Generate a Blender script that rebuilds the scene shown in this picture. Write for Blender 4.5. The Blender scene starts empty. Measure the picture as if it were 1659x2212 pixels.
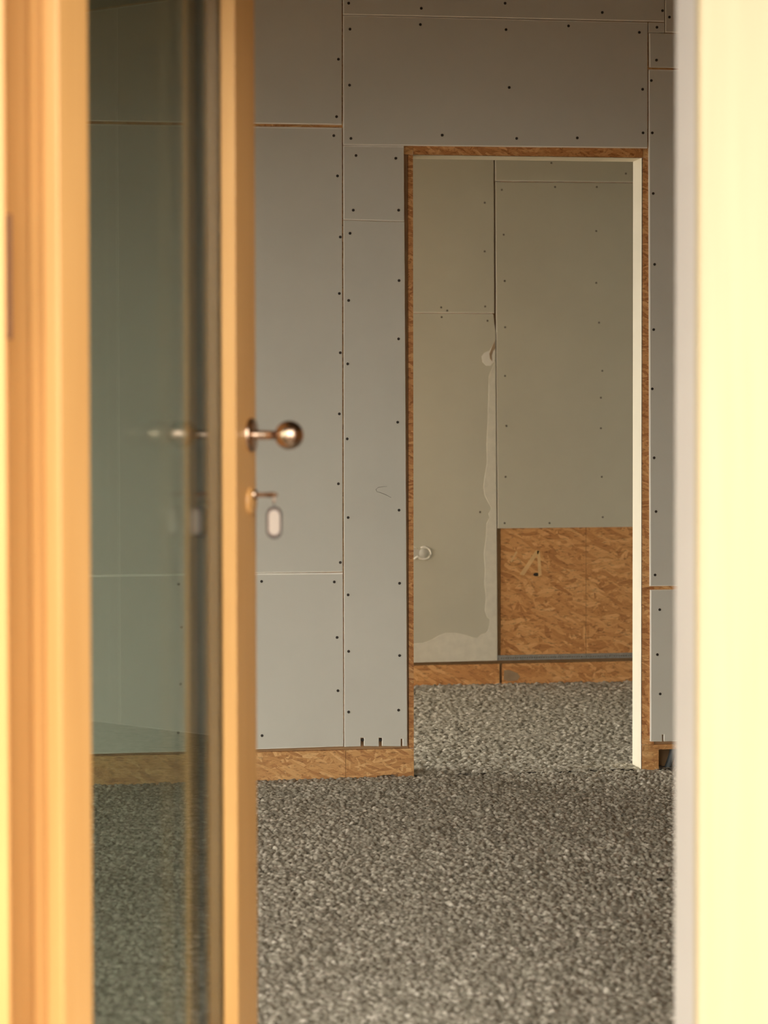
import bpy, bmesh, math, random
import numpy as np
from mathutils import Vector, Matrix

random.seed(7)
SC = bpy.context.scene
COL = SC.collection

# ------------------------------------------------------------------ camera
F = 4500.0                 # focal length in pixels of the 1659x2212 frame
CX, CY = 829.5, 950.0      # principal point (the photo is a crop)
YAW = math.atan(0.135)     # camera looks a little to the right of the room axis
PITCH = 110.0 / F
ROLL = 0.0018
EYE = Vector((0.0, 0.0, 1.36))

r0 = Vector((math.cos(YAW), -math.sin(YAW), 0))
fw = Vector((math.sin(YAW) * math.cos(PITCH), math.cos(YAW) * math.cos(PITCH), -math.sin(PITCH)))
u0 = r0.cross(fw)
rt = (r0 - u0 * ROLL).normalized()
up = (u0 + r0 * ROLL).normalized()

cam = bpy.data.cameras.new('camera')
cam.sensor_width = 36.0
cam.lens = F / 2212 * 36.0
cam.shift_y = -(1106.0 - CY) / 2212
cam.clip_start = 0.05
cam.dof.use_dof = True
cam.dof.focus_distance = 7.35
cam.dof.aperture_fstop = cam.lens / 20.0
camo = bpy.data.objects.new('camera', cam)
COL.objects.link(camo)
m3 = Matrix((rt, up, -fw)).transposed()
camo.matrix_world = Matrix.Translation(EYE) @ m3.to_4x4()
SC.camera = camo

# ------------------------------------------------------------------ sky, exposure
w = bpy.data.worlds.new('sky')
SC.world = w
w.use_nodes = True
bg = w.node_tree.nodes['Background']
bg.inputs[0].default_value = (1.0, 0.945, 0.83, 1)     # bright hazy sky, warm white balance
bg.inputs[1].default_value = 1.0
SC.view_settings.view_transform = 'Standard'
SC.view_settings.look = 'None'
SC.view_settings.gamma = 1.0
SC.view_settings.use_curve_mapping = False
SC.view_settings.exposure = 2.45


def ray(px, py):
    return fw + rt * ((px - CX) / F) - up * ((py - CY) / F)


def P(px, py, Y):
    """photo measurement -> (X, Z) on the wall plane that stands at depth Y"""
    d = ray(px, py)
    k = Y / d.y
    return (EYE.x + d.x * k, EYE.z + d.z * k)


def G(px, py, z=0.0):
    """photo measurement -> point on the floor"""
    d = ray(px, py)
    k = (z - EYE.z) / d.z
    return EYE + d * k


YW = 7.18      # face of the boards on the partition
YO = YW + 0.0125   # face of the OSB behind them
YF = 9.40      # face of the boards in the room beyond
YFO = YF + 0.0125
YD = 2.90      # outer face of the entrance frame


# ------------------------------------------------------------------ node helpers
def new_mat(name):
    m = bpy.data.materials.new(name)
    m.use_nodes = True
    nt = m.node_tree
    b = nt.nodes['Principled BSDF']
    return m, nt, b


def node(nt, typ, **kw):
    n = nt.nodes.new(typ)
    for k, v in kw.items():
        if k in n.inputs:
            n.inputs[k].default_value = v
        else:
            setattr(n, k, v)
    return n


def ramp(nt, stops, interp='LINEAR'):
    n = nt.nodes.new('ShaderNodeValToRGB')
    cr = n.color_ramp
    cr.interpolation = interp
    while len(cr.elements) < len(stops):
        cr.elements.new(0.5)
    for e, (p, c) in zip(cr.elements, stops):
        e.position = p
        e.color = (*c, 1)
    return n


def pos(nt, scale=(1, 1, 1), rot=(0, 0, 0)):
    g = nt.nodes.new('ShaderNodeNewGeometry')
    mp = nt.nodes.new('ShaderNodeMapping')
    mp.inputs['Scale'].default_value = scale
    mp.inputs['Rotation'].default_value = rot
    nt.links.new(g.outputs['Position'], mp.inputs['Vector'])
    return mp.outputs[0]


def objpos(nt, scale=(1, 1, 1), rot=(0, 0, 0)):
    g = nt.nodes.new('ShaderNodeTexCoord')
    mp = nt.nodes.new('ShaderNodeMapping')
    mp.inputs['Scale'].default_value = scale
    mp.inputs['Rotation'].default_value = rot
    nt.links.new(g.outputs['Object'], mp.inputs['Vector'])
    return mp.outputs[0]


def bump(nt, b, height, strength, dist):
    n = nt.nodes.new('ShaderNodeBump')
    n.inputs['Strength'].default_value = strength
    n.inputs['Distance'].default_value = dist
    nt.links.new(height, n.inputs['Height'])
    nt.links.new(n.outputs[0], b.inputs['Normal'])


def mat_paper(name, c, var=0.06):
    m, nt, b = new_mat(name)
    n1 = node(nt, 'ShaderNodeTexNoise', Scale=2.2, Detail=5.0, Roughness=0.6)
    nt.links.new(pos(nt), n1.inputs['Vector'])
    lo = tuple(x * (1 - var) for x in c)
    hi = tuple(x * (1 + var) for x in c)
    r = ramp(nt, [(0.3, lo), (0.7, hi)])
    nt.links.new(n1.outputs[0], r.inputs[0])
    nt.links.new(r.outputs[0], b.inputs['Base Color'])
    b.inputs['Roughness'].default_value = 0.85
    b.inputs['Specular IOR Level'].default_value = 0.25
    n2 = node(nt, 'ShaderNodeTexNoise', Scale=350.0, Detail=2.0)
    nt.links.new(pos(nt), n2.inputs['Vector'])
    bump(nt, b, n2.outputs[0], 0.15, 0.001)
    return m


def mat_plain(name, c, rough=0.7, metal=0.0, var=0.1, scale=30.0, spec=0.4):
    m, nt, b = new_mat(name)
    n1 = node(nt, 'ShaderNodeTexNoise', Scale=scale, Detail=4.0)
    nt.links.new(pos(nt), n1.inputs['Vector'])
    r = ramp(nt, [(0.3, tuple(x * (1 - var) for x in c)), (0.7, tuple(min(1, x * (1 + var)) for x in c))])
    nt.links.new(n1.outputs[0], r.inputs[0])
    nt.links.new(r.outputs[0], b.inputs['Base Color'])
    b.inputs['Roughness'].default_value = rough
    b.inputs['Metallic'].default_value = metal
    b.inputs['Specular IOR Level'].default_value = spec
    return m


def mat_osb(name, tint=(1, 1, 1), scale=1.0, seed=0.0, con=1.0):
    """pressed strand board: layers of long flat strands lying at many angles (in the X-Z plane)"""
    m, nt, b = new_mat(name)
    L = nt.links
    prev = None
    hprev = None
    pal = [(0.0, (0.32, 0.14, 0.05)), (0.25, (0.46, 0.23, 0.085)), (0.5, (0.545, 0.295, 0.118)),
           (0.75, (0.61, 0.36, 0.155)), (1.0, (0.72, 0.48, 0.24))]
    pal = [(p, tuple(min(0.95, (q + (a - q) * con) * t) for a, q, t in zip(c, (0.60, 0.34, 0.14), tint))) for p, c in pal]
    g = nt.nodes.new('ShaderNodeNewGeometry')
    wob = node(nt, 'ShaderNodeTexNoise', Scale=9.0, Detail=2.0)
    L.new(g.outputs['Position'], wob.inputs['Vector'])
    wsub = node(nt, 'ShaderNodeVectorMath', operation='SUBTRACT')
    L.new(wob.outputs['Color'], wsub.inputs[0])
    wsub.inputs[1].default_value = (0.5, 0.5, 0.5)
    wsc = node(nt, 'ShaderNodeVectorMath', operation='SCALE')
    L.new(wsub.outputs[0], wsc.inputs[0])
    wsc.inputs['Scale'].default_value = 0.035
    wadd = node(nt, 'ShaderNodeVectorMath', operation='ADD')
    L.new(g.outputs['Position'], wadd.inputs[0])
    L.new(wsc.outputs[0], wadd.inputs[1])
    for i, (ang, sx, sz, th) in enumerate([(0.1, 10, 42, -1), (-0.35, 9, 38, 0.35), (0.75, 11, 40, 0.5), (0.18, 8, 36, 0.45),
                                           (-0.9, 10, 44, 0.62), (1.35, 12, 46, 0.68), (-0.12, 9, 50, 0.5), (0.5, 10, 60, 0.66)]):
        mp = nt.nodes.new('ShaderNodeMapping')
        mp.vector_type = 'TEXTURE'
        mp.inputs['Rotation'].default_value = (0, ang, 0)
        mp.inputs['Location'].default_value = (seed + i * 3.17, 0, seed * 0.7 + i * 1.31)
        mp.inputs['Scale'].default_value = (1 / (sx * scale), 10.0, 1 / (sz * scale))
        L.new(wadd.outputs[0], mp.inputs['Vector'])
        v = node(nt, 'ShaderNodeTexVoronoi', Scale=1.0)
        v.voronoi_dimensions = '3D'
        L.new(mp.outputs[0], v.inputs['Vector'])
        sep = nt.nodes.new('ShaderNodeSeparateColor')
        L.new(v.outputs['Color'], sep.inputs[0])
        fib = node(nt, 'ShaderNodeTexNoise', Scale=1.0, Detail=3.0)
        mpf = nt.nodes.new('ShaderNodeMapping')
        mpf.inputs['Scale'].default_value = (1.2, 1.2, 5.0)
        L.new(mp.outputs[0], mpf.inputs['Vector'])
        L.new(mpf.outputs[0], fib.inputs['Vector'])
        mixv = node(nt, 'ShaderNodeMath', operation='MULTIPLY_ADD')
        L.new(fib.outputs[0], mixv.inputs[0])
        mixv.inputs[1].default_value = 0.55
        mth = node(nt, 'ShaderNodeMath', operation='MULTIPLY_ADD')
        L.new(sep.outputs[0], mth.inputs[0])
        mth.inputs[1].default_value = 0.75
        mth.inputs[2].default_value = -0.13
        L.new(mth.outputs[0], mixv.inputs[2])
        r = ramp(nt, pal)
        L.new(mixv.outputs[0], r.inputs[0])
        if prev is None:
            prev, hprev = r.outputs[0], sep.outputs[2]
            continue
        gt = node(nt, 'ShaderNodeMath', operation='GREATER_THAN')
        L.new(sep.outputs[1], gt.inputs[0])
        gt.inputs[1].default_value = th
        mx = nt.nodes.new('ShaderNodeMix')
        mx.data_type = 'RGBA'
        L.new(gt.outputs[0], mx.inputs['Factor'])
        L.new(prev, mx.inputs['A'])
        L.new(r.outputs[0], mx.inputs['B'])
        prev = mx.outputs['Result']
        mh = nt.nodes.new('ShaderNodeMix')
        mh.data_type = 'FLOAT'
        L.new(gt.outputs[0], mh.inputs['Factor'])
        L.new(hprev, mh.inputs['A'])
        L.new(sep.outputs[2], mh.inputs['B'])
        hprev = mh.outputs['Result']
    # dark resin flecks and fine fibre between the strands
    fm = nt.nodes.new('ShaderNodeMapping')
    fm.inputs['Scale'].default_value = (26 * scale, 10, 75 * scale)
    fm.inputs['Rotation'].default_value = (0, 0.12, 0)
    L.new(wadd.outputs[0], fm.inputs['Vector'])
    fn = node(nt, 'ShaderNodeTexNoise', Scale=1.0, Detail=4.0, Roughness=0.7)
    L.new(fm.outputs[0], fn.inputs['Vector'])
    fr_ = ramp(nt, [(0.30, (0.36, 0.27, 0.21)), (0.46, (1, 1, 1)), (0.62, (1, 1, 1)), (0.78, (1.0, 1.0, 1.0))])
    L.new(fn.outputs[0], fr_.inputs[0])
    mm = nt.nodes.new('ShaderNodeMix')
    mm.data_type = 'RGBA'
    mm.blend_type = 'MULTIPLY'
    mm.inputs['Factor'].default_value = 0.9
    L.new(prev, mm.inputs['A'])
    L.new(fr_.outputs[0], mm.inputs['B'])
    L.new(mm.outputs['Result'], b.inputs['Base Color'])
    b.inputs['Roughness'].default_value = 0.6
    bump(nt, b, hprev, 0.5, 0.002)
    return m


def mat_wood(name, c1, c2, rough=0.35, coat=0.0):
    m, nt, b = new_mat(name)
    n = node(nt, 'ShaderNodeTexNoise', Scale=1.0, Detail=6.0, Roughness=0.55)
    nt.links.new(objpos(nt, (38, 38, 1.6)), n.inputs['Vector'])
    r = ramp(nt, [(0.3, c1), (0.7, c2)])
    nt.links.new(n.outputs[0], r.inputs[0])
    nt.links.new(r.outputs[0], b.inputs['Base Color'])
    b.inputs['Roughness'].default_value = rough
    b.inputs['Coat Weight'].default_value = coat
    b.inputs['Coat Roughness'].default_value = 0.25
    bump(nt, b, n.outputs[0], 0.05, 0.002)
    return m


def mat_glass(name):
    """clear pane, reflection by the angle of incidence (Schlick), faint green body tint"""
    m = bpy.data.materials.new(name)
    m.use_nodes = True
    nt = m.node_tree
    nt.nodes.remove(nt.nodes['Principled BSDF'])
    out = nt.nodes['Material Output']
    g = nt.nodes.new('ShaderNodeNewGeometry')
    dot = node(nt, 'ShaderNodeVectorMath', operation='DOT_PRODUCT')
    nt.links.new(g.outputs['Normal'], dot.inputs[0])
    nt.links.new(g.outputs['Incoming'], dot.inputs[1])
    ab = node(nt, 'ShaderNodeMath', operation='ABSOLUTE')
    nt.links.new(dot.outputs['Value'], ab.inputs[0])
    om = node(nt, 'ShaderNodeMath', operation='SUBTRACT')
    om.inputs[0].default_value = 1.0
    nt.links.new(ab.outputs[0], om.inputs[1])
    pw = node(nt, 'ShaderNodeMath', operation='POWER')
    nt.links.new(om.outputs[0], pw.inputs[0])
    pw.inputs[1].default_value = 5.0
    ma = node(nt, 'ShaderNodeMath', operation='MULTIPLY_ADD')
    nt.links.new(pw.outputs[0], ma.inputs[0])
    ma.inputs[1].default_value = 0.96
    ma.inputs[2].default_value = 0.04
    tr = nt.nodes.new('ShaderNodeBsdfTransparent')
    tr.inputs[0].default_value = (0.938, 0.968, 0.948, 1)
    gl = nt.nodes.new('ShaderNodeBsdfGlossy')
    gl.inputs['Roughness'].default_value = 0.0
    mx = nt.nodes.new('ShaderNodeMixShader')
    nt.links.new(ma.outputs[0], mx.inputs[0])
    nt.links.new(tr.outputs[0], mx.inputs[1])
    nt.links.new(gl.outputs[0], mx.inputs[2])
    nt.links.new(mx.outputs[0], out.inputs['Surface'])
    return m


def mat_granulate(name):
    m, nt, b = new_mat(name)
    at = nt.nodes.new('ShaderNodeAttribute')
    at.attribute_name = 'tone'
    r = ramp(nt, [(0.0, (0.235, 0.213, 0.168)), (0.5, (0.405, 0.373, 0.303)), (0.85, (0.56, 0.52, 0.435)), (1.0, (0.75, 0.70, 0.61))])
    nt.links.new(at.outputs['Fac'], r.inputs[0])
    nt.links.new(r.outputs[0], b.inputs['Base Color'])
    b.inputs['Roughness'].default_value = 0.9
    b.inputs['Specular IOR Level'].default_value = 0.2
    return m


def mat_ground(name, c1, c2, scale):
    m, nt, b = new_mat(name)
    v = node(nt, 'ShaderNodeTexVoronoi', Scale=scale)
    nt.links.new(pos(nt), v.inputs['Vector'])
    r = ramp(nt, [(0.0, c1), (1.0, c2)])
    nt.links.new(v.outputs['Color'], r.inputs[0])
    nt.links.new(r.outputs[0], b.inputs['Base Color'])
    b.inputs['Roughness'].default_value = 0.95
    bump(nt, b, v.outputs['Distance'], 0.6, 0.004)
    return m


M = {
    'paper': mat_paper('grey_board_paper', (0.655, 0.648, 0.582), 0.04),
    'paper2': mat_paper('tan_board_paper', (0.66, 0.64, 0.53), 0.04),
    'core': mat_plain('white_gypsum_core', (0.93, 0.91, 0.83), 0.9, var=0.02),
    'filler': mat_plain('white_joint_filler', (0.82, 0.79, 0.68), 0.9, var=0.05),
    'osb': mat_osb('strand_board', (1.18, 1.18, 1.12), 1.75),
    'osb_far': mat_osb('strand_board_reddish', (1.36, 1.26, 1.15), 1.25, 5.0, 0.95),
    'osb_edge': mat_osb('strand_board_edge', (1.12, 1.0, 0.88), 2.2, 2.0, 1.2),
    'screw': mat_plain('black_screw', (0.03, 0.024, 0.018), 0.5),
    'screw_far': mat_plain('dull_screw', (0.17, 0.15, 0.115), 0.6),
    'strand': mat_plain('pale_strand', (0.86, 0.58, 0.27), 0.6),
    'dark': mat_plain('dark_knot_wood', (0.03, 0.026, 0.022), 0.9),
    'groove': mat_plain('cavity_timber', (0.46, 0.29, 0.15), 0.9),
    'torn': mat_plain('torn_board_paper', (0.42, 0.31, 0.20), 0.9),
    'stud': mat_plain('timber_stud', (0.22, 0.14, 0.08), 0.8),
    'lining': mat_plain('cream_lining_board', (0.90, 0.84, 0.68), 0.6, var=0.03, scale=6),
    'metal': mat_plain('galvanised_steel', (0.42, 0.42, 0.40), 0.45, 0.6, var=0.15, scale=60),
    'bronze': mat_plain('bronze_metal', (0.62, 0.45, 0.34), 0.22, 1.0, var=0.03, spec=0.5),
    'keymetal': mat_plain('dark_brass_key', (0.20, 0.11, 0.06), 0.45, 0.8),
    'hinge': mat_plain('brown_hinge_metal', (0.16, 0.07, 0.03), 0.5, 0.3),
    'fob': mat_plain('fob_reflection_tone', (0.52, 0.43, 0.37), 0.3, var=0.02),
    'fobrim': mat_plain('dark_fob_rim', (0.10, 0.07, 0.06), 0.4),
    'wood': mat_wood('varnished_spruce', (0.60, 0.31, 0.10), (0.69, 0.38, 0.135), 0.4, 0.15),
    'frame': mat_wood('pale_yellow_frame', (0.45, 0.365, 0.225), (0.50, 0.405, 0.255), 0.5),
    'liner': mat_plain('pale_grey_liner', (0.60, 0.55, 0.52), 0.5, var=0.03, scale=5),
    'glass': mat_glass('window_glass'),
    'spacer': mat_plain('black_edge_spacer', (0.045, 0.04, 0.032), 0.6),
    'granulate': mat_granulate('granulate'),
    'floor': mat_ground('floor_fill', (0.235, 0.213, 0.168), (0.56, 0.52, 0.435), 80.0),
    'ground': mat_ground('outdoor_paving', (0.095, 0.07, 0.048), (0.125, 0.094, 0.066), 9.0),
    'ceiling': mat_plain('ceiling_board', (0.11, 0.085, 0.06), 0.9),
    'plaster': mat_paper('facade_plaster', (0.72, 0.66, 0.52)),
    'conduit': mat_plain('blue_grey_conduit', (0.12, 0.14, 0.15), 0.5),
    'straw': mat_plain('pale_splinter', (0.72, 0.66, 0.52), 0.7),
    'clod': mat_plain('dark_clod', (0.05, 0.043, 0.034), 0.95),
    'pencil': mat_plain('pencil_mark', (0.27, 0.26, 0.22), 0.8),
}


# ------------------------------------------------------------------ object helpers
def link(name, me, parent=None, mats=()):
    for mt in mats:
        me.materials.append(M[mt])
    o = bpy.data.objects.new(name, me)
    COL.objects.link(o)
    if parent:
        o.parent = parent
    return o


def empty(name, loc=(0, 0, 0), rz=0.0, parent=None):
    o = bpy.data.objects.new(name, None)
    COL.objects.link(o)
    o.location = loc
    o.rotation_euler = (0, 0, rz)
    if parent:
        o.parent = parent
    return o


def tag(o, label, cat, group=None, kind=None):
    o['label'] = label
    o['category'] = cat
    if group:
        o['group'] = group
    if kind:
        o['kind'] = kind
    return o


def box_bm(bm, x0, x1, y0, y1, z0, z1, mi=0):
    vs = [bm.verts.new((x, y, z)) for x in (x0, x1) for y in (y0, y1) for z in (z0, z1)]
    for q in ((0, 1, 3, 2), (4, 6, 7, 5), (0, 4, 5, 1), (2, 3, 7, 6), (0, 2, 6, 4), (1, 5, 7, 3)):
        f = bm.faces.new([vs[i] for i in q])
        f.material_index = mi
    return vs


def box(name, x0, x1, y0, y1, z0, z1, mat, parent=None, bevel=0.0):
    bm = bmesh.new()
    box_bm(bm, x0, x1, y0, y1, z0, z1)
    if bevel:
        bmesh.ops.bevel(bm, geom=bm.edges[:], offset=bevel, segments=2, affect='EDGES', profile=0.5)
    bmesh.ops.recalc_face_normals(bm, faces=bm.faces[:])
    me = bpy.data.meshes.new(name)
    bm.to_mesh(me)
    bm.free()
    return link(name, me, parent, (mat,))


def boxes(name, lst, mat, parent=None):
    bm = bmesh.new()
    for b_ in lst:
        box_bm(bm, *b_)
    bmesh.ops.recalc_face_normals(bm, faces=bm.faces[:])
    me = bpy.data.meshes.new(name)
    bm.to_mesh(me)
    bm.free()
    return link(name, me, parent, (mat,))


def inset_poly(pts, d):
    """move every edge of a counter-clockwise polygon inwards by its own distance"""
    n = len(pts)
    if not isinstance(d, (list, tuple)):
        d = [d] * n
    res = []
    for i in range(n):
        p0, p1, p2 = (Vector(pts[i - 1]), Vector(pts[i]), Vector(pts[(i + 1) % n]))
        a = (p1 - p0).normalized()
        b_ = (p2 - p1).normalized()
        na, nb = Vector((-a.y, a.x)), Vector((-b_.y, b_.x))
        cr = a.x * b_.y - a.y * b_.x
        q0 = p1 + na * d[i - 1]
        if abs(cr) < 1e-4:
            res.append(tuple(q0))
            continue
        q1 = p1 + nb * d[i]
        t = ((q1 - q0).x * b_.y - (q1 - q0).y * b_.x) / cr
        res.append(tuple(q0 + a * t))
    return res


def sheet(name, poly, y, th, mats, parent, cham=0.0, chd=None):
    """a board: polygon in (X, Z) with front face at y, thickness th, chamfered front arris"""
    area = sum(poly[i - 1][0] * poly[i][1] - poly[i][0] * poly[i - 1][1] for i in range(len(poly)))
    if area < 0:
        poly = poly[::-1]
    n = len(poly)
    bm = bmesh.new()
    fr = inset_poly(poly, cham) if cham else poly
    ch = chd or (cham if not isinstance(cham, (list, tuple)) else max(cham))
    A = [bm.verts.new((p[0], y, p[1])) for p in fr]
    B = [bm.verts.new((p[0], y + ch, p[1])) for p in poly] if ch else A
    C = [bm.verts.new((p[0], y + th, p[1])) for p in poly]
    f = bm.faces.new(A)
    f.material_index = 0
    for i in range(n):
        j = (i + 1) % n
        if ch:
            bm.faces.new([A[i], B[i], B[j], A[j]]).material_index = 1
        bm.faces.new([B[i], C[i], C[j], B[j]]).material_index = 1
    bm.faces.new(C[::-1]).material_index = 0
    bmesh.ops.recalc_face_normals(bm, faces=bm.faces[:])
    me = bpy.data.meshes.new(name)
    bm.to_mesh(me)
    bm.free()
    return link(name, me, parent, mats)


def lathe_mesh(name, prof, seg=32):
    """profile [(r, h)] turned about the local -Y axis (h = distance out along -Y)"""
    bm = bmesh.new()
    rings = []
    for r, h in prof:
        if r < 1e-6:
            rings.append([bm.verts.new((0, -h, 0))])
        else:
            rings.append([bm.verts.new((r * math.cos(2 * math.pi * k / seg), -h, r * math.sin(2 * math.pi * k / seg))) for k in range(seg)])
    for a, b_ in zip(rings, rings[1:]):
        for k in range(seg):
            k2 = (k + 1) % seg
            va = [a[k % len(a)], a[k2 % len(a)]] if len(a) > 1 else [a[0]]
            vb = [b_[k2 % len(b_)], b_[k % len(b_)]] if len(b_) > 1 else [b_[0]]
            fv = va + vb
            if len(fv) >= 3:
                bm.faces.new(fv)
    bmesh.ops.recalc_face_normals(bm, faces=bm.faces[:])
    for f in bm.faces:
        f.smooth = True
    me = bpy.data.meshes.new(name)
    bm.to_mesh(me)
    bm.free()
    return me


def tube_mesh(name, pts, r, seg=8, closed=False):
    bm = bmesh.new()
    pts = [Vector(p) for p in pts]
    n = len(pts)
    rings = []
    for i, p in enumerate(pts):
        if closed:
            t = pts[(i + 1) % n] - pts[i - 1]
        else:
            t = pts[min(i + 1, n - 1)] - pts[max(i - 1, 0)]
        t.normalize()
        ref = Vector((0, 0, 1)) if abs(t.z) < 0.9 else Vector((1, 0, 0))
        a = t.cross(ref).normalized()
        b_ = t.cross(a)
        rr = r[i] if isinstance(r, (list, tuple)) else r
        rings.append([bm.verts.new(p + a * rr * math.cos(2 * math.pi * k / seg) + b_ * rr * math.sin(2 * math.pi * k / seg)) for k in range(seg)])
    m_ = n if closed else n - 1
    for i in range(m_):
        a, b_ = rings[i], rings[(i + 1) % n]
        for k in range(seg):
            bm.faces.new([a[k], a[(k + 1) % seg], b_[(k + 1) % seg], b_[k]])
    if not closed:
        bm.faces.new(rings[0][::-1])
        bm.faces.new(rings[-1])
    bmesh.ops.recalc_face_normals(bm, faces=bm.faces[:])
    for f in bm.faces:
        f.smooth = True
    me = bpy.data.meshes.new(name)
    bm.to_mesh(me)
    bm.free()
    return me


# ------------------------------------------------------------------ setting: floor, ceiling, outer walls
XL, XR = -3.4, 4.05          # main room
CR = 3.85                   # right end of the space beyond
XC = -0.35                  # left face of the space beyond
XP = -0.20                  # free end of the partition; left of it both spaces are one
YI = 3.10                   # inner face of the entrance wall
CZ = 2.92
fl = boxes('floor', [(XL - 0.2, XR + 0.2, YI, 7.3, -0.20, -0.012), (XC - 0.12, CR + 0.12, 7.3, YF + 0.2, -0.20, -0.012)], 'floor')
tag(fl, 'grey-brown rough floor under the granulate fill', 'floor', kind='structure')
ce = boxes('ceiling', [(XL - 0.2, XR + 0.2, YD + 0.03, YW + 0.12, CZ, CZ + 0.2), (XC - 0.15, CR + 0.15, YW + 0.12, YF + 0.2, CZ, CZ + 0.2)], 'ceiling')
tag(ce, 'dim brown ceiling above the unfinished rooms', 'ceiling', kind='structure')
gr = box('ground', -16, 16, -18, 22, -0.40, -0.205, 'ground')
tag(gr, 'tan paved ground outside the entrance', 'ground', kind='structure')

ev = box('shade_eave', XL - 0.6, XR + 0.6, YD - 1.25, YD + 0.03, CZ - 0.12, CZ + 0.16, 'ceiling')  # out of view, added to shade the upper part of the entrance frame
tag(ev, 'unseen dark eave added above the entrance to shade its frame', 'roof', kind='structure')

# entrance opening and window openings
EX0, EX1 = -0.131, 0.847
WH = 2.05
WIN = (-3.3, -0.45, 0.06, 2.05)       # glazed bay beside the entrance
y0, y1 = YD + 0.03, YI
wfr = boxes('wall_front', [
    (XL - 0.2, WIN[0], y0, y1, -0.3, CZ), (WIN[1], EX0 - 0.06, y0, y1, -0.3, CZ),
    (EX1 + 0.13, XR + 0.2, y0, y1, -0.3, CZ),
    (EX0 - 0.06, EX1 + 0.13, y0, y1, 2.36, CZ),
    (WIN[0], WIN[1], y0, y1, -0.3, WIN[2]), (WIN[0], WIN[1], y0, y1, WIN[3], CZ),
], 'osb')
tag(wfr, 'entrance wall with openings for the door and a window', 'wall', kind='structure')
for k, W_ in enumerate((WIN,)):
    wn = empty('window_%d' % (k + 1), ((W_[0] + W_[1]) / 2, YD + 0.09, W_[2]))
    tag(wn, 'wooden window frame in the entrance wall left of the door', 'window', kind='structure')
    ox, oz = wn.location.x, wn.location.z
    hw, hh = (W_[1] - W_[0]) / 2, W_[3] - W_[2]
    for n_, b_ in (('window_post', (-hw, -hw + 0.07, 0, hh)), ('window_post', (hw - 0.07, hw, 0, hh)), ('window_post', (-0.04, 0.04, 0.07, hh - 0.07)),
                   ('window_rail', (-hw + 0.07, hw - 0.07, 0, 0.07)), ('window_rail', (-hw + 0.07, hw - 0.07, hh - 0.07, hh))):
        box(n_, b_[0], b_[1], -0.035, 0.035, b_[2], b_[3], 'wood', wn, 0.004)

wl = boxes('wall_left', [(XL - 0.2, XL, YI, 3.3, -0.2, CZ), (XL - 0.2, XL, 6.9, YW + 0.12, -0.2, CZ), 
                         (XL - 0.2, XL, 3.3, 6.9, -0.2, 0.06), (XL - 0.2, XL, 3.3, 6.9, WH, CZ)], 'osb')
wpf = box('wall_passage_front', XL, XC, YW + 0.02, YW + 0.12, -0.2, CZ, 'osb')
tag(wpf, 'bare strand board wall closing the main room left of the partition', 'wall', kind='structure')
tag(wl, 'bare strand board side wall of the main room behind the door', 'wall', kind='structure')
wr = box('wall_right', XR, XR + 0.2, YI, YW + 0.12, -0.2, CZ, 'osb')
tag(wr, 'bare strand board side wall opposite the open door', 'wall', kind='structure')
wcr = box('wall_passage_right', CR, CR + 0.12, YW + 0.12, YF + 0.2, -0.2, CZ, 'paper')
wcl = boxes('wall_passage_left', [(XC - 0.12, XC, 9.3, YF + 0.2, -0.2, CZ), (XC - 0.12, XC, YW + 0.12, 9.3, -0.2, 0.06),
                                  (XC - 0.12, XC, YW + 0.12, 9.3, 2.4, CZ)], 'paper')
tag(wcl, 'left end wall with wide window opening in the space beyond the doorway', 'wall', kind='structure')
tag(wcr, 'plasterboard right end wall of the space beyond the doorway', 'wall', kind='structure')

# ------------------------------------------------------------------ partition wall
wb = empty('wall_back', (0, 0, 0))
tag(wb, 'partition of grey plasterboard screwed onto strand board around a bare doorway', 'wall', kind='structure')

OX0 = P(893, 1000, YO)[0]          # doorway, left and right faces, head
OX1 = P(1388, 1000, YO)[0]
OZ = P(1130, 337, YO)[1]
ox874 = OX0 - (P(893, 900, YO)[0] - P(875, 900, YO)[0])
BASE = -0.02
YB = YO + 0.015
SHEET_TOP = CZ
BX = 2.6


def px(pts, Y=YW):
    return [P(a, b_, Y) for a, b_ in pts]


SCREW_P = [(0, 0.0012), (0.0022, 0.0012), (0.0040, 0.0018), (0.0058, 0.0012), (0.0062, -0.004), (0, -0.004)]
SCREW = lathe_mesh('screw_head', SCREW_P, 10)
SCREW.materials.append(M['screw'])
SCREW_F = lathe_mesh('screw_head', SCREW_P, 10)
SCREW_F.materials.append(M['screw_far'])


def screws(board, lst, Y=YW, s=1.0):
    for a, b_ in lst:
        o = bpy.data.objects.new('screw_head', SCREW if Y == YW else SCREW_F)
        COL.objects.link(o)
        o.parent = board
        x, z = P(a, b_, Y)
        o.location = (x, Y, z)
        o.scale = (s, 1, s)


def board(name_pts, scr, Y=YW, mats=('paper', 'core'), parent=None, cham=None, th=0.0125):
    if cham is None:      # bottom, right, top, left arris
        cham = [0.0034, 0.0012, 0.0056, 0.0030] if len(name_pts) == 4 else 0.0016
    o = sheet('gypsum_board', name_pts, Y, th, mats, parent or wb, cham, 0.0018)
    screws(o, scr, Y, 0.84 if Y == YW else 0.8)
    return o


def zl(p):
    return P(*p, YW)[1]


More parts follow.
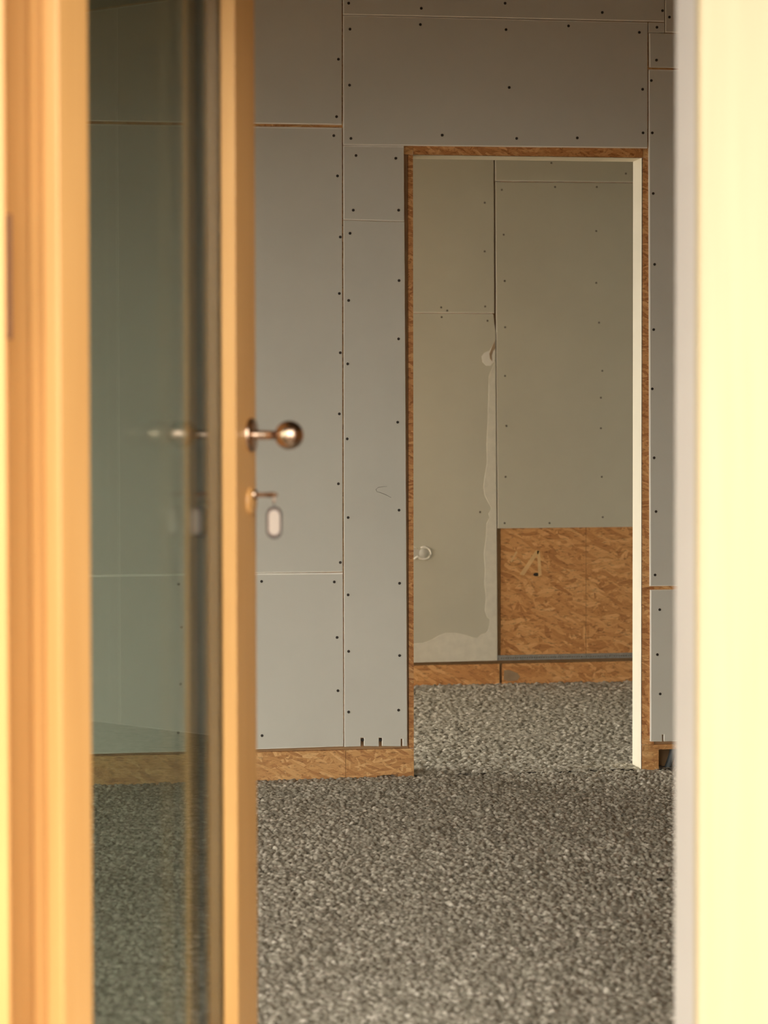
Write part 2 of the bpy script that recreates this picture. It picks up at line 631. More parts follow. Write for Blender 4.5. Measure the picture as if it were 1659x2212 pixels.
# strand board behind
jx = P(747, 1640, YO)[0]
notch0, notch1 = P(813, 1680, YO), P(862, 1680, YO)
nz = P(838, 1675, YO)[1]
bz = P(700, 1621.5, YO)[1]                  # top of the strips along the foot
sz0 = P(700, 1600, YO)[1]                   # main sheets end hidden behind the boards
gx0, gx1 = P(868, 1000, YO)[0], P(882.5, 1000, YO)[0]
sheet('strand_board', [(XP, sz0), (jx - 0.0012, sz0), (jx - 0.0012, SHEET_TOP), (XP, SHEET_TOP)], YO, 0.015, ('osb', 'osb_edge'), wb)
sheet('strand_board', [(jx + 0.0012, sz0), (gx0, sz0), (gx0, OZ), (OX0, OZ), (OX0, SHEET_TOP), (jx + 0.0012, SHEET_TOP)], YO, 0.015, ('osb', 'osb_edge'), wb)
sheet('foot_strip', [(XP, BASE), (jx - 0.0012, BASE), (jx - 0.0012, bz), (XP, bz)], YO, 0.015, ('osb', 'osb_edge'), wb)
sheet('foot_strip', [(jx, BASE), (notch0[0], BASE), (notch0[0] + 0.003, nz), (notch1[0] - 0.004, nz + 0.004), (notch1[0], BASE),
                     (OX0, BASE), (OX0, bz), (jx, bz)], YO, 0.015, ('osb', 'osb_edge'), wb)
sheet('jamb_strip', [(gx1, bz + 0.001), (OX0, bz + 0.001), (OX0, OZ - 0.001), (gx1, OZ - 0.001)], YO, 0.015, ('osb_edge', 'osb_edge'), wb)
s3 = sheet('strand_board', [(OX0 + 0.001, OZ), (OX1 - 0.001, OZ), (OX1 - 0.001, SHEET_TOP), (OX0 + 0.001, SHEET_TOP)], YO, 0.015, ('osb_edge', 'osb_edge'), wb)
cut0, cut1 = P(1423, 1663, YO), P(1423, 1619, YO)
cx1 = cut0[0] + 0.16
bzr = P(1440, 1608, YO)[1]
jr = P(1401, 1000, YO)[0]
sheet('jamb_strip', [(OX1, bzr + 0.001), (jr + 0.02, bzr + 0.001), (jr + 0.02, OZ), (OX1, OZ)], YO, 0.015, ('osb_edge', 'osb_edge'), wb)
sheet('strand_board', [(jr + 0.021, bzr + 0.03), (XR, bzr + 0.03), (XR, SHEET_TOP), (OX1, SHEET_TOP), (OX1, OZ + 0.001), (jr + 0.021, OZ + 0.001)], YO, 0.015, ('osb', 'osb_edge'), wb)
sheet('foot_strip', [(OX1, BASE), (cut0[0], BASE), (cut0[0], cut1[1]), (cx1, cut1[1]), (cx1, BASE), (XR, BASE), (XR, bzr), (OX1, bzr)],
      YO, 0.015, ('osb', 'osb_edge'), wb)
# timber behind the sheets, with a service hole at the foot
boxes('stud_core', [(XP, OX0 - 0.012, YB, YW + 0.12, -0.02, CZ), (OX0 - 0.012, OX1 + 0.012, YB, YW + 0.12, OZ + 0.02, CZ),
                    (OX1 + 0.012, XR, YB, YW + 0.12, cut1[1] + 0.012, CZ), (OX1 + 0.012, cut0[0] - 0.004, YB, YW + 0.12, -0.02, cut1[1] + 0.012),
                    (cx1 + 0.004, XR, YB, YW + 0.12, -0.02, cut1[1] + 0.012),
                    (cut0[0] - 0.004, cx1 + 0.004, YW + 0.108, YW + 0.12, -0.02, cut1[1] + 0.012)], 'groove', wb)

boxes('rear_board', [(XP, OX0 - 0.012, YW + 0.12, YW + 0.1325, -0.02, CZ)], 'paper', wb)
boxes('rear_board', [(OX1 + 0.012, CR, YW + 0.12, YW + 0.1325, -0.02, CZ)], 'paper', wb)
boxes('rear_board', [(OX0 - 0.012, OX1 + 0.012, YW + 0.12, YW + 0.1325, OZ + 0.02, CZ)], 'paper', wb)
# ---- boards of the partition
z268, z278 = zl((600, 267)), zl((600, 273.5))
board([(XP, z268), P(738.4, 269.5, YW), P(738.8, -140, YW), (XP, zl((739, -140)))], [(731, 128), (727, 252)])
board([(XP, zl((600, 1237.5))), P(740.6, 1235.5, YW), P(738.8, 275.8, YW), (XP, z278)],
      [(721, 293), (729, 380), (735, 512), (733, 634), (735, 762), (733, 894), (731, 1045), (735, 1215)])
SX = P(470, 1400, YW)[0]
board([(SX + 0.002, zl((500, 1621))), P(742, 1612.5, YW), P(740.9, 1237, YW), (SX + 0.002, zl((500, 1239)))],
      [(565, 1256), (722, 1257), (728, 1377), (730, 1492), (566, 1589)])
board([(XP, zl((440, 1623))), (SX - 0.002, zl((470, 1622))), (SX - 0.002, zl((470, 1239.5))), (XP, zl((440, 1240)))],
      [(392, 1355), (390, 1478), (385, 1583), (386, 1262)])
board([P(741, 31.5, YW), P(1435.5, 47, YW), P(1435.5, -140, YW), P(741, -140, YW)], [(753, 7), (910, 18), (1091, 7), (1301, 27), (1431, 23)])
board([P(741.2, 313, YW), P(1398.6, 320, YW), P(1399.2, 48, YW), P(741, 32.5, YW)],
      [(756, 63), (908, 53), (1093, 64), (1228, 56), (1381, 70), (755, 184), (1100, 189), (1388, 193), (758, 299), (955, 292), (1116, 299), (1247, 298), (1389, 287)])
board([P(742, 474.6, YW), P(873.5, 478.6, YW), P(872.5, 315, YW), P(741.2, 313.8, YW)], [(769, 336), (855, 342), (763, 454), (861, 454)])


def slot(a, ytop, wd=8):
    return [(a - wd / 2, 1612.5), (a - wd / 2, ytop), (a + wd / 2, ytop), (a + wd / 2, 1612)]


b4 = [(744, 1613.5)] + slot(783, 1594, 7) + slot(822, 1594, 7) + slot(868, 1596, 4) + [(880, 1611.5), (877.5, 1100), (874, 479.5), (742, 475.5)]
b4o = board(px(b4), [(756, 504), (753, 649), (751, 786), (750, 948), (752, 1118), (752, 1285), (753, 1407), (753, 1538),
                     (862, 606), (861, 732), (859, 912), (862, 1102), (863, 1260), (863, 1416), (861, 1534)], cham=0.0016)
for a, b_ in ((783, 1598), (822, 1598)):       # screws sitting in the slots, on the strand board
    o = bpy.data.objects.new('screw_head', SCREW)
    COL.objects.link(o)
    o.parent = b4o
    x, z = P(a, b_, YW + 0.008)
    o.location = (x, YW + 0.006, z)
pm = [P(a, b_, YW) for a, b_ in ((836, 1051), (828, 1051), (817, 1053), (812, 1057), (814, 1062), (824, 1065), (834, 1069), (845, 1075))]
link('pencil_mark', tube_mesh('pencil_mark', [(x, YW - 0.0003, z) for x, z in pm], [0.0005, 0.0008, 0.0009, 0.0008, 0.0007, 0.001, 0.001, 0.0005], 5), b4o, ('pencil',))

board([P(1437, 70, YW), (BX, zl((1440, 70))), (BX, zl((1440, -140))), P(1436.8, -140, YW)], [(1446, 37)])
board([P(1401.3, 70, YW), P(1435.7, 70.4, YW), P(1435.7, 48.8, YW), P(1401.3, 48.2, YW)], [(1419, 59)], cham=0.001)
board([P(1403, 145, YW), (BX, zl((1440, 147))), (BX, zl((1440, 74))), P(1402, 71, YW)], [(1418, 130)], cham=[0.0012, 0.001, 0.003, 0.004])
board([P(1404.5, 1266.5, YW), (BX, zl((1440, 1266))), (BX, zl((1440, 150.5))), P(1401.5, 149.5, YW)],
      [(1407, 174), (1409, 287), (1411, 418), (1414, 571), (1412, 712), (1409, 840), (1413, 989), (1417, 1105), (1415, 1242)])
board(px([(1405.5, 1602), (1430.5, 1602), (1430.5, 1587), (1434, 1587), (1434, 1602)]) + [(BX, zl((1440, 1602))), (BX, zl((1440, 1274)))] + px([(1405.5, 1274.5)]),
      [(1425, 1317), (1420, 1414), (1426, 1499)], cham=0.0022)

zlo = zl((1440, 1602))
for a, b_ in ((BX + 0.003, BX + 1.0), (BX + 1.003, XR)):
    board([(a, -0.012), (b_, -0.012), (b_, CZ - 0.01), (a, CZ - 0.01)], [])

# ---- lining of the bare doorway
tr2 = empty('trim_2', ((OX0 + OX1) / 2, YO, 0))
tag(tr2, 'cream lining boards inside the bare doorway', 'door lining', kind='structure')
cxm = tr2.location.x
hw = (OX1 - OX0) / 2
LY = 0.1395
box('jamb_board', hw, hw + 0.012, 0.002, LY, -0.015, OZ + 0.012, 'lining', tr2, 0.0015)
box('jamb_board', -hw - 0.012, -hw, 0.002, LY, -0.015, OZ + 0.012, 'lining', tr2, 0.0015)
box('head_board', -hw, hw, 0.002, LY, OZ, OZ + 0.014, 'lining', tr2, 0.0015)

# ---- conduits in the service hole
for k, (dx, dy, lean) in enumerate(((0.035, 0.055, 0.012), (0.068, 0.07, -0.008))):
    pts, rad = [], []
    for i in range(40):
        t = i / 39
        pts.append((cut0[0] + dx + lean * t + 0.02 * math.sin(t * 2 + k), YW + dy, -0.02 + (cut1[1] + 0.045) * t))
        rad.append(0.0115 + (0.0014 if i % 2 else -0.0008))
    o = link('cable_conduit', tube_mesh('cable_conduit', pts, rad, 10), None, ('conduit',))
    tag(o, ('dark corrugated cable conduit beside the strand board leg inside the service hole',
            'dark corrugated cable conduit standing deeper in the service hole behind another conduit')[k], 'conduit', 'conduits in the service hole')

# ------------------------------------------------------------------ wall of the room beyond
wf = empty('wall_far', (0, 0, 0))
tag(wf, 'far wall of plasterboard above bare strand board seen through the doorway', 'wall', kind='structure')


def pf(pts):
    return [P(a, b_, YF) for a, b_ in pts]


FL = XC
FR = CR
zf = lambda p: P(*p, YF)[1]
box('wall_core', FL, FR, YFO + 0.015, YFO + 0.13, -0.05, CZ, 'groove', wf)
f1 = board([(FL, zf((893, 675.5)))] + pf([(1067.8, 676.5), (1066, 150)]) + [(FL, zf((1066, 150)))],
           [(1047, 438), (1047, 543), (1048, 662), (953, 664), (966, 671)], YF, ('paper2', 'core'), wf)
f2 = board([(FL, zf((893, 1432.5)))] + pf([(1075, 1427.5), (1072.5, 1000), (1070.5, 740), (1070.5, 715), (1066, 680), (1063, 677.5)]) + [(FL, zf((893, 676.5)))],
           [(954, 685), (1053, 693), (1037, 1106)], YF, ('paper2', 'core'), wf)
f3 = board(pf([(1070, 391)]) + [(FR, zf((1300, 391.5))), (FR, zf((1300, 150)))] + pf([(1068.5, 150)]), [(1191, 352), (1352, 375)], YF, ('paper2', 'core'), wf)
f4 = board(pf([(1075.5, 1141.5)]) + [(FR, zf((1300, 1138.5))), (FR, zf((1300, 392.5)))] + pf([(1070.5, 392.5), (1072.5, 760)]),
           [(1084, 410), (1199, 404), (1289, 404), (1088, 507), (1288, 499), (1090, 607), (1288, 611), (1091, 707), (1294, 697), (1091, 812), (1301, 801),
            (1094, 920), (1298, 859), (1298, 925), (1092, 1030), (1300, 1030), (1090, 1130), (1187, 1130), (1302, 1117)], YF, ('paper2', 'core'), wf)
# strand board: backing of the whole wall in two sheets, plus the skirting strips
fx = P(1266, 1200, YFO)[0]
ga, gb = P(1064, 1200, YFO)[0], P(1081.5, 1200, YFO)[0]
fz = zf((1230, 1424))
sheet('strand_board', [(FL, fz + 0.05), (ga, fz + 0.05), (ga, CZ), (FL, CZ)], YFO, 0.015, ('osb_far', 'osb_edge'), wf)
sheet('strand_board', [(gb, fz), (fx - 0.001, fz), (fx - 0.001, CZ), (gb, CZ)], YFO, 0.015, ('osb_far', 'osb_edge'), wf)
sheet('strand_board', [(fx + 0.0005, fz), (FR, fz), (FR, CZ), (fx + 0.0005, CZ)], YFO, 0.015, ('osb_far', 'osb_edge'), wf)
sk = [P(1079, 1433, YF)[0], P(1084.5, 1433, YF)[0]]
szl, szr = zf((985, 1436)), zf((1230, 1431))
sheet('skirting_strip', [(FL, BASE), (sk[0], BASE), (sk[0], szl), (FL, szl)], YF + 0.002, 0.0105, ('osb_far', 'osb_edge'), wf)
sheet('skirting_strip', [(sk[1], BASE), (FR, BASE), (FR, szr), (sk[1], szr)], YF + 0.002, 0.0105, ('osb_far', 'osb_edge'), wf)
# galvanised edge profile lying along the foot of the bare strand board
mp_ = pf([(1075, 1427), (1375, 1422.5), (1375, 1412), (1075, 1416)])
mp_[1] = (mp_[1][0] + 0.5, mp_[1][1] + 0.004)
mp_[2] = (mp_[2][0] + 0.5, mp_[2][1] + 0.004)
def perforated(name, quad, y, th, n, rad, mats, parent):
    """strip with n real round holes in a row, quad = BL, BR, TR, TL in (X, Z)"""
    bl, br, tr_, tl = [Vector(q) for q in quad]
    bm = bmesh.new()
    at = lambda u, v: bl.lerp(br, u).lerp(tl.lerp(tr_, u), v)
    for k in range(n):
        c = at((k + 0.5) / n, 0.5)
        outer = [at((k + u) / n, v) for u, v in ((1, 0.5), (1, 1), (0.5, 1), (0, 1), (0, 0.5), (0, 0), (0.5, 0), (1, 0))]
        inner = [c + Vector((math.cos(a), math.sin(a))) * rad for a in [math.pi / 4 * q for q in range(8)]]
        A = [bm.verts.new((p.x, y, p.y)) for p in outer]
        B = [bm.verts.new((p.x, y, p.y)) for p in inner]
        C = [bm.verts.new((p.x, y + th, p.y)) for p in inner]
        D = [bm.verts.new((p.x, y + th, p.y)) for p in outer]
        for q in range(8):
            r = (q + 1) % 8
            bm.faces.new([A[q], A[r], B[r], B[q]])
            bm.faces.new([B[q], B[r], C[r], C[q]])
            bm.faces.new([C[q], C[r], D[r], D[q]])
            if q in (1, 2, 5, 6):
                bm.faces.new([A[q], D[q], D[r], A[r]])
    bmesh.ops.remove_doubles(bm, verts=bm.verts[:], dist=1e-5)
    bmesh.ops.recalc_face_normals(bm, faces=bm.faces[:])
    me = bpy.data.meshes.new(name)
    bm.to_mesh(me)
    bm.free()
    return link(name, me, parent, mats)


prof = perforated('steel_profile', mp_, YF - 0.001, 0.0125, 104, 0.0028, ('metal',), wf)
# filler smears along the seam and the foot of the left board
jit = random.Random(3)


def smear(name, pts, parent, mat='filler', y=YF, t=0.0012):
    return sheet(name, pf(pts), y - t, t + 0.0004, (mat, mat), parent, 0.0008)


edge = [(1070, 778), (1061, 800), (1056, 812), (1054, 900), (1051, 960), (1052, 1000), (1048, 1022), (1044, 1052), (1047, 1070), (1053, 1082), (1060, 1095),
        (1061, 1100), (1055, 1110), (1058, 1118), (1051, 1130), (1050, 1160), (1045, 1195), (1048, 1230), (1046, 1260), (1050, 1290), (1047, 1318), (1052, 1333), (1058, 1338),
        (1057, 1350), (1054, 1362), (1049, 1368), (1040, 1370), (1031, 1378), (1022, 1377), (1008, 1372), (985, 1367), (962, 1367), (947, 1373), (932, 1382), (922, 1386), (912, 1389), (893, 1390)]
smear('filler_smear', edge + [(880, 1391), (880, 1432), (893, 1431.5), (1074, 1426.5), (1073, 1200), (1071.5, 1000)], f2)
smear('filler_smear', [(1066, 742), (1062, 750), (1058, 757), (1046, 762), (1040, 770), (1042, 782), (1050, 790), (1060, 790), (1068, 782), (1070, 760)], f2, 'core')
smear('torn_paper', [(1069, 736), (1063, 748), (1057, 764), (1058, 774), (1063, 781), (1062, 768), (1065, 758), (1070, 752)], f2, 'torn', YF - 0.0012)
# round cut-out pushed back in, with ragged white rim
cxp, czp = P(916, 1195, YF)
rim = []
for k in range(15):
    a = math.radians(118 - k * 19)
    rim.append((cxp + 0.034 * math.cos(a) * (1 + jit.uniform(-0.05, 0.05)), YF - 0.0004, czp + 0.028 * math.sin(a)))
xt, zt = P(893, 1209, YF)
rim.append((xt, YF - 0.0004, zt))
link('cut_rim', tube_mesh('cut_rim', rim, [0.0052 + jit.uniform(-0.0012, 0.0014) for _ in rim], 6), f2, ('core',))
link('cut_rim', tube_mesh('cut_rim', [(*[P(a, b_, YF)[0]], YF - 0.0004, P(a, b_, YF)[1]) for a, b_ in ((888, 1183), (893, 1182), (898, 1183), (903, 1186))], [0.003, 0.004, 0.003, 0.001], 6), f2, ('core',))
pl = lathe_mesh('round_plug', [(0, 0.0012), (0.022, 0.0012), (0.024, -0.002)], 24)
po = link('round_plug', pl, f2, ('paper',))
po.location = (cxp - 0.001, YF, czp)
sheet('cut_strip', pf([(886, 1187), (906, 1187), (908, 1203), (886, 1206)]), YF - 0.0006, 0.001, ('paper', 'core'), f2)
# grey dab on the skirting, knot and strand on the bare board
smear('filler_smear', [(1089, 1448), (1098, 1447), (1108, 1450), (1118, 1454), (1124, 1462), (1118, 1470), (1098, 1472), (1088, 1468)], wf, 'torn', YF + 0.002, 0.0004)
kx, kz = P(1159, 1241, YFO)
kn = link('dark_knot', lathe_mesh('dark_knot', [(0, 0.0006), (0.013, 0.0006), (0.015, 0)], 14), wf, ('dark',))  # flat near-black disc in the knot's own colour, no hole cut
kn.location = (kx, YFO, kz)
kn.scale = (1, 1, 0.55)
for pts in ([(1122, 1241), (1158, 1188), (1166, 1190), (1132, 1243)], [(1160, 1190), (1166, 1189), (1170, 1242), (1163, 1246)], [(1102, 1212), (1115, 1190), (1118, 1193), (1105, 1215)]):
    sheet('wood_strand', [P(a, b_, YFO) for a, b_ in pts], YFO - 0.0008, 0.001, ('strand', 'strand'), wf)

# ------------------------------------------------------------------ granulate fill
def granules(name, x0, x1, y0, y1, step, cell, parent=None, seed=1):
    rng = np.random.default_rng(seed)
    nx, ny = int((x1 - x0) / step) + 1, int((y1 - y0) / step) + 1
    xs = np.linspace(x0, x1, nx)
    ys = np.linspace(y0, y1, ny)
    X, Y = np.meshgrid(xs, ys)
    gx, gy = int((x1 - x0) / cell) + 3, int((y1 - y0) / cell) + 3
    jx_, jy_ = rng.random((gy, gx)), rng.random((gy, gx))
    rad = cell * (0.55 + 0.35 * rng.random((gy, gx)))
    zc = cell * (-0.85 + 0.80 * rng.random((gy, gx)) ** 0.8) - cell * 0.2
    low = rng.random((gy, gx)) < 0.05
    zc[low] -= cell * 0.7
    tone = rng.random((gy, gx))
    fx_, fy_ = (X - x0) / cell + 1, (Y - y0) / cell + 1
    ix, iy = fx_.astype(int), fy_.astype(int)
    H = np.full(X.shape, -cell * 1.5)
    T = np.zeros(X.shape)
    for dy in (-1, 0, 1):
        for dx in (-1, 0, 1):
            a, b_ = np.clip(iy + dy, 0, gy - 1), np.clip(ix + dx, 0, gx - 1)
            px_, py_ = b_ + jx_[a, b_], a + jy_[a, b_]
            d2 = ((fx_ - px_) ** 2 + (fy_ - py_) ** 2) * cell * cell
            h = zc[a, b_] + np.sqrt(np.maximum(rad[a, b_] ** 2 - d2, 0)) - np.where(d2 > rad[a, b_] ** 2, 1.0, 0.0)
            better = h > H
            H = np.where(better, h, H)
            T = np.where(better, tone[a, b_], T)
    # slow undulation and shallow rake marks
    U = 1.5 * 0.006 * np.sin(X * 2.3 + 1.1 * np.sin(Y * 1.7)) + 0.004 * np.sin(Y * 4.1 + X * 1.3) + 0.003 * np.sin(Y * 11 + 2 * np.sin(X * 3))
    for (qx, qy, rx, ry, dp) in PITS:
        U -= 1.7 * dp * np.exp(-((X - qx) / rx) ** 2 - ((Y - qy) / ry) ** 2)
    ed = np.minimum(np.minimum(X - x0, x1 - X), np.minimum(Y - y0, y1 - Y))
    Z = H + 0.002 + U * np.clip(ed / 0.25, 0, 1)
    co = np.stack([X.ravel(), Y.ravel(), Z.ravel()], 1).astype(np.float32)
    idx = np.arange(nx * ny).reshape(ny, nx)
    quads = np.stack([idx[:-1, :-1].ravel(), idx[:-1, 1:].ravel(), idx[1:, 1:].ravel(), idx[1:, :-1].ravel()], 1).astype(np.int32)
    me = bpy.data.meshes.new(name)
    me.vertices.add(len(co))
    me.vertices.foreach_set('co', co.ravel())
    me.loops.add(quads.size)
    me.loops.foreach_set('vertex_index', quads.ravel())
    me.polygons.add(len(quads))
    me.polygons.foreach_set('loop_start', np.arange(0, quads.size, 4, dtype=np.int32))
    me.update(calc_edges=True)
    at = me.attributes.new('tone', 'FLOAT', 'POINT')
    at.data.foreach_set('value', T.ravel().astype(np.float32))
    me.polygons.foreach_set('use_smooth', np.ones(len(quads), dtype=bool))
    me.validate()
    return link(name, me, parent, ('granulate',))


PITS = []
for a, b_, rx, ry, dp in ((1197, 1850, 0.02, 0.02, 0.02), (1160, 1832, 0.05, 0.03, 0.008), (1430, 1868, 0.18, 0.03, 0.010), (1330, 1862, 0.12, 0.025, 0.008), (985, 1735, 0.06, 0.05, 0.010),
                          (1120, 2112, 0.05, 0.03, 0.012), (1300, 2140, 0.05, 0.03, 0.012), (580, 1980, 0.06, 0.02, 0.010), (1040, 1770, 0.06, 0.03, 0.008), (690, 2090, 0.10, 0.03, 0.006),
                          (900, 2160, 0.12, 0.04, 0.007), (1430, 1897, 0.03, 0.015, 0.012)):
    g_ = G(a, b_)
    PITS.append((g_.x, g_.y, rx, ry, dp))
gf = granules('granulate_fill', -0.65, 2.35, 3.95, YO + 0.001, 0.0036, 0.0100)
tag(gf, 'loose grey-brown granulate fill spread over the main room floor', 'granulate', kind='stuff')
gf2 = granules('granulate_fill', 0.75, 2.75, YO + 0.002, YFO, 0.0062, 0.0125, seed=5)
tag(gf2, 'loose grey-brown granulate fill in the room beyond the doorway', 'granulate', kind='stuff')

# bits lying on the fill
a, b_ = G(1283, 1834, 0.008), G(1314, 1832, 0.010)
o = link('wood_splinter', tube_mesh('wood_splinter', [a, a.lerp(b_, 0.4) + Vector((0, 0, 0.002)), b_], [0.0022, 0.003, 0.0015], 6), None, ('straw',))
tag(o, 'thin pale wood splinter lying on the granulate', 'splinter')
for (a, b_, s, lab) in ((1198, 1856, 0.010, 'dark clod sitting in a small hollow of the granulate near the splinter'),
                        (1425, 1897, 0.008, 'small dark clod beside the rake groove near the right jamb')):
    bm = bmesh.new()
    bmesh.ops.create_icosphere(bm, subdivisions=2, radius=s)
    for v in bm.verts:
        v.co *= 1 + jit.uniform(-0.22, 0.22)
        v.co.z *= 0.65
    me = bpy.data.meshes.new('dark_clod')
    bm.to_mesh(me)
    bm.free()
    o = link('dark_clod', me, None, ('clod',))
    o.location = G(a, b_, 0.0) + Vector((0, 0, -0.004))
    tag(o, lab, 'clod')

# ------------------------------------------------------------------ entrance frame
tr1 = empty('trim_1', ((EX0 + EX1) / 2, YD, -0.1))
tag(tr1, 'bright pale yellow timber frame around the entrance', 'door frame', kind='structure')
fx0, fx1 = EX0 - tr1.location.x, EX1 - tr1.location.x
H1 = 2.36
box('jamb', fx0 - 0.30, fx0, 0.0, 0.029, 0, H1 + 0.2, 'wood', tr1, 0.004)                 # hinge side, face board
box('jamb', fx0 - 0.06, fx0 - 0.0005, 0.0295, 0.062, 0, H1, 'wood', tr1, 0.002)            # hinge side, rebate
box('jamb', fx1, fx1 + 0.40, 0.0, 0.024, 0, H1 + 0.2, 'frame', tr1, 0.005)                 # lock side, face board
box('jamb_liner', fx1 + 0.010, fx1 + 0.13, 0.0245, 0.165, 0, H1, 'liner', tr1, 0.006)      # pale rebate and reveal
box('frame_head', fx0, fx1, 0.0, 0.06, H1 - 0.09, H1 + 0.2, 'frame', tr1, 0.004)
box('threshold', fx0, fx1, 0.02, 0.12, 0.0, 0.10, 'metal', tr1, 0.003)
z_a, z_b = 1.36 + 0.1 + 0.070, 1.36 + 0.1 + 0.243
box('hinge_plate', fx0 - 0.0005, fx0 + 0.0065, 0.034, 0.060, z_a, z_b, 'hinge', tr1, 0.001)

# ------------------------------------------------------------------ open glazed door leaf
TH = math.radians(21.45)
door = empty('door_1', (-0.0596, 2.98, 0.0), math.pi / 2 - TH)
tag(door, 'open timber entrance door with full-height glazing and ball knob', 'door', kind='structure')
Z0, Z1 = 0.06, 2.24
LW = 0.93
T_ = 0.088


def prism(name, prof, z0, z1, mat, parent, bevel=0.003):
    bm = bmesh.new()
    A = [bm.verts.new((p[0], p[1], z0)) for p in prof]
    B = [bm.verts.new((p[0], p[1], z1)) for p in prof]
    n = len(prof)
    bm.faces.new(A[::-1])
    bm.faces.new(B)
    for i in range(n):
        bm.faces.new([A[i], A[(i + 1) % n], B[(i + 1) % n], B[i]])
    if bevel:
        bmesh.ops.bevel(bm, geom=[e for e in bm.edges if abs(e.verts[0].co.z - e.verts[1].co.z) > 0.1], offset=bevel, segments=3, affect='EDGES', profile=0.5)
    bmesh.ops.recalc_face_normals(bm, faces=bm.faces[:])
    me = bpy.data.meshes.new(name)
    bm.to_mesh(me)
    bm.free()
    return link(name, me, parent, (mat,))


S0, S1 = 0.113, 0.81         # glazing sight lines
prism('hinge_stile', [(0, 0), (S0, 0), (S0, 0.027), (S0 - 0.012, 0.027), (S0 - 0.012, 0.0765), (S0, 0.0765), (S0, T_), (0.016, T_), (0.016, 0.050), (0.008, 0.050), (0.008, 0.026), (0, 0.026)], Z0, Z1, 'wood', door)
prism('lock_stile', [(S1, 0), (LW, 0), (LW, 0.024), (LW - 0.012, 0.024), (LW - 0.012, T_), (S1 - 0.03, T_), (S1 - 0.03, 0.0775), (S1 + 0.012, 0.0775), (S1 + 0.012, 0.027), (S1, 0.027)], Z0, Z1, 'wood', door, 0.002)
box('bottom_rail', S0, S1, 0, 0.026, Z0, Z0 + 0.13, 'wood', door)
box('bottom_rail', S0, S1 - 0.03, 0.0775, T_, Z0, Z0 + 0.13, 'wood', door)
box('top_rail', S0, S1, 0, 0.026, Z1 - 0.11, Z1, 'wood', door)
box('top_rail', S0, S1 - 0.03, 0.0775, T_, Z1 - 0.11, Z1, 'wood', door)
for e0 in (0.0272, 0.0502, 0.0732):
    box('glass_pane', S0 - 0.010, S1 + 0.010, e0, e0 + 0.004, Z0 + 0.10, Z1 - 0.08, 'glass', door)
for e0, e1 in ((0.0314, 0.0500), (0.0544, 0.0730)):
    boxes('glazing_spacer', [(S0 - 0.009, S0 + 0.001, e0, e1, Z0 + 0.10, Z1 - 0.08), (S1 - 0.006, S1 + 0.009, e0, e1, Z0 + 0.10, Z1 - 0.08),
                             (S0 + 0.001, S1 - 0.006, e0, e1, Z0 + 0.10, Z0 + 0.12), (S0 + 0.001, S1 - 0.006, e0, e1, Z1 - 0.10, Z1 - 0.08)], 'spacer', door)


def on_leaf(px_, py_, k):
    """height of a photo measurement at distance k in front of the lock stile"""
    base = Vector((-0.0596 + 0.895 * math.sin(TH) + math.cos(TH) * k, 2.98 + 0.895 * math.cos(TH) - math.sin(TH) * k, 0))
    d = ray(px_, py_)
    t = base.y / d.y
    return EYE.z + d.z * t


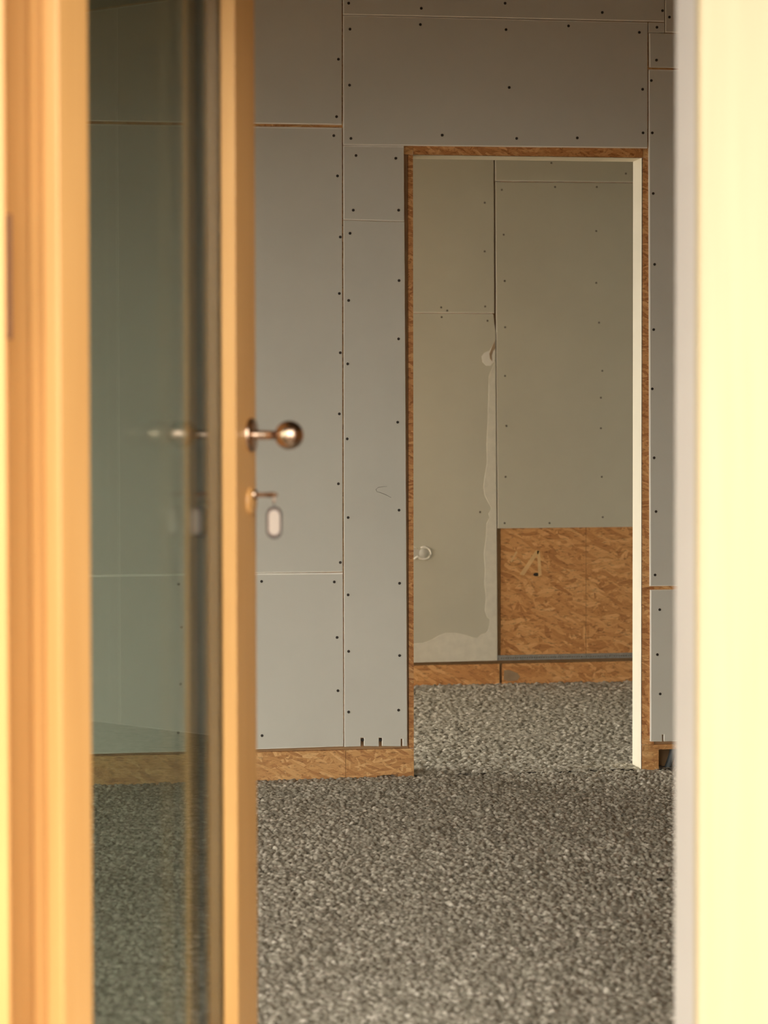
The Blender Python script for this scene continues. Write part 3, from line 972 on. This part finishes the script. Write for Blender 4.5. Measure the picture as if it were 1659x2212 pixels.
KZ = on_leaf(625, 940, 0.074)
KW = 0.895
kb = link('door_knob', lathe_mesh('door_knob', [(0.0, 0.0)] + [(0.011, 0.004), (0.0085, 0.010), (0.0080, 0.030), (0.0080, 0.049)] +
                                   [(0.0265 * math.sin(a), 0.074 - 0.0265 * math.cos(a)) for a in [math.radians(20 + 160 * i / 18) for i in range(19)]], 40), door, ('bronze',))
kb.location = (KW, 0, KZ)
ro = link('rosette', lathe_mesh('rosette', [(0, 0.008), (0.020, 0.008), (0.030, 0.006), (0.0315, 0.003), (0.0315, 0)], 40), kb, ('bronze',))
CZ_ = on_leaf(590, 1069, 0.04)
cyl = link('lock_rosette', lathe_mesh('lock_rosette', [(0, 0.007), (0.015, 0.007), (0.025, 0.005), (0.0265, 0)], 32), door, ('wood',))
cyl.location = (KW, 0, CZ_ - 0.012)
lc = link('lock_cylinder', lathe_mesh('lock_cylinder', [(0, 0.012), (0.0085, 0.012), (0.0085, 0.005)], 20), cyl, ('bronze',))
lc.location = (0, 0, 0.012)

# key with fob hanging in the lock
kroot = empty('key_with_fob', door.matrix_basis @ Vector((KW, 0, CZ_)), door.rotation_euler.z)
tag(kroot, 'small key in the door lock with a pale fob hanging below', 'key')
box('key_blade', -0.0012, 0.0012, -0.030, -0.012, -0.004, 0.004, 'keymetal', kroot)
bow = link('key_bow', lathe_mesh('key_bow', [(0, 0.0012), (0.0085, 0.0012), (0.0095, 0), (0.0085, -0.0012), (0, -0.0012)], 20), kroot, ('keymetal',))
bow.rotation_euler = (0, 0, math.pi / 2)
bow.scale = (1.3, 1, 0.55)
bow.location = (0, -0.040, 0)
rp = []
for i in range(20):
    a = 2 * math.pi * i / 20
    rp.append((0.0055 * math.cos(a), -0.045, -0.008 + 0.0095 * math.sin(a)))
link('key_ring', tube_mesh('key_ring', rp, 0.0009, 6, True), kroot, ('bronze',))
# fob: rounded slab facing the entrance, dark rim, pale plate painted as its bright reflection
fobz1 = on_leaf(590, 1094, 0.045) - CZ_
fobz0 = on_leaf(590, 1164, 0.045) - CZ_


def capsule_poly(hw_, z0, z1, n=10):
    r = hw_
    pts = []
    for i in range(n + 1):
        a = math.pi * i / n
        pts.append((r * math.cos(a), z1 - r + r * math.sin(a)))
    for i in range(n + 1):
        a = math.pi + math.pi * i / n
        pts.append((r * math.cos(a), z0 + r + r * math.sin(a)))
    return pts


fb = sheet('fob_body', capsule_poly(0.0145, fobz0, fobz1), -0.006, 0.012, ('fobrim', 'fobrim'), kroot, 0.002)
pl_ = sheet('fob_reflection', capsule_poly(0.0105, fobz0 + 0.007, fobz1 - 0.006), -0.0072, 0.002, ('fob', 'fob'), fb, 0.0006)
fb.location = (0, -0.045, 0)
fb.rotation_euler = (0, 0, -(math.pi / 2 - TH) - YAW * 0.6)
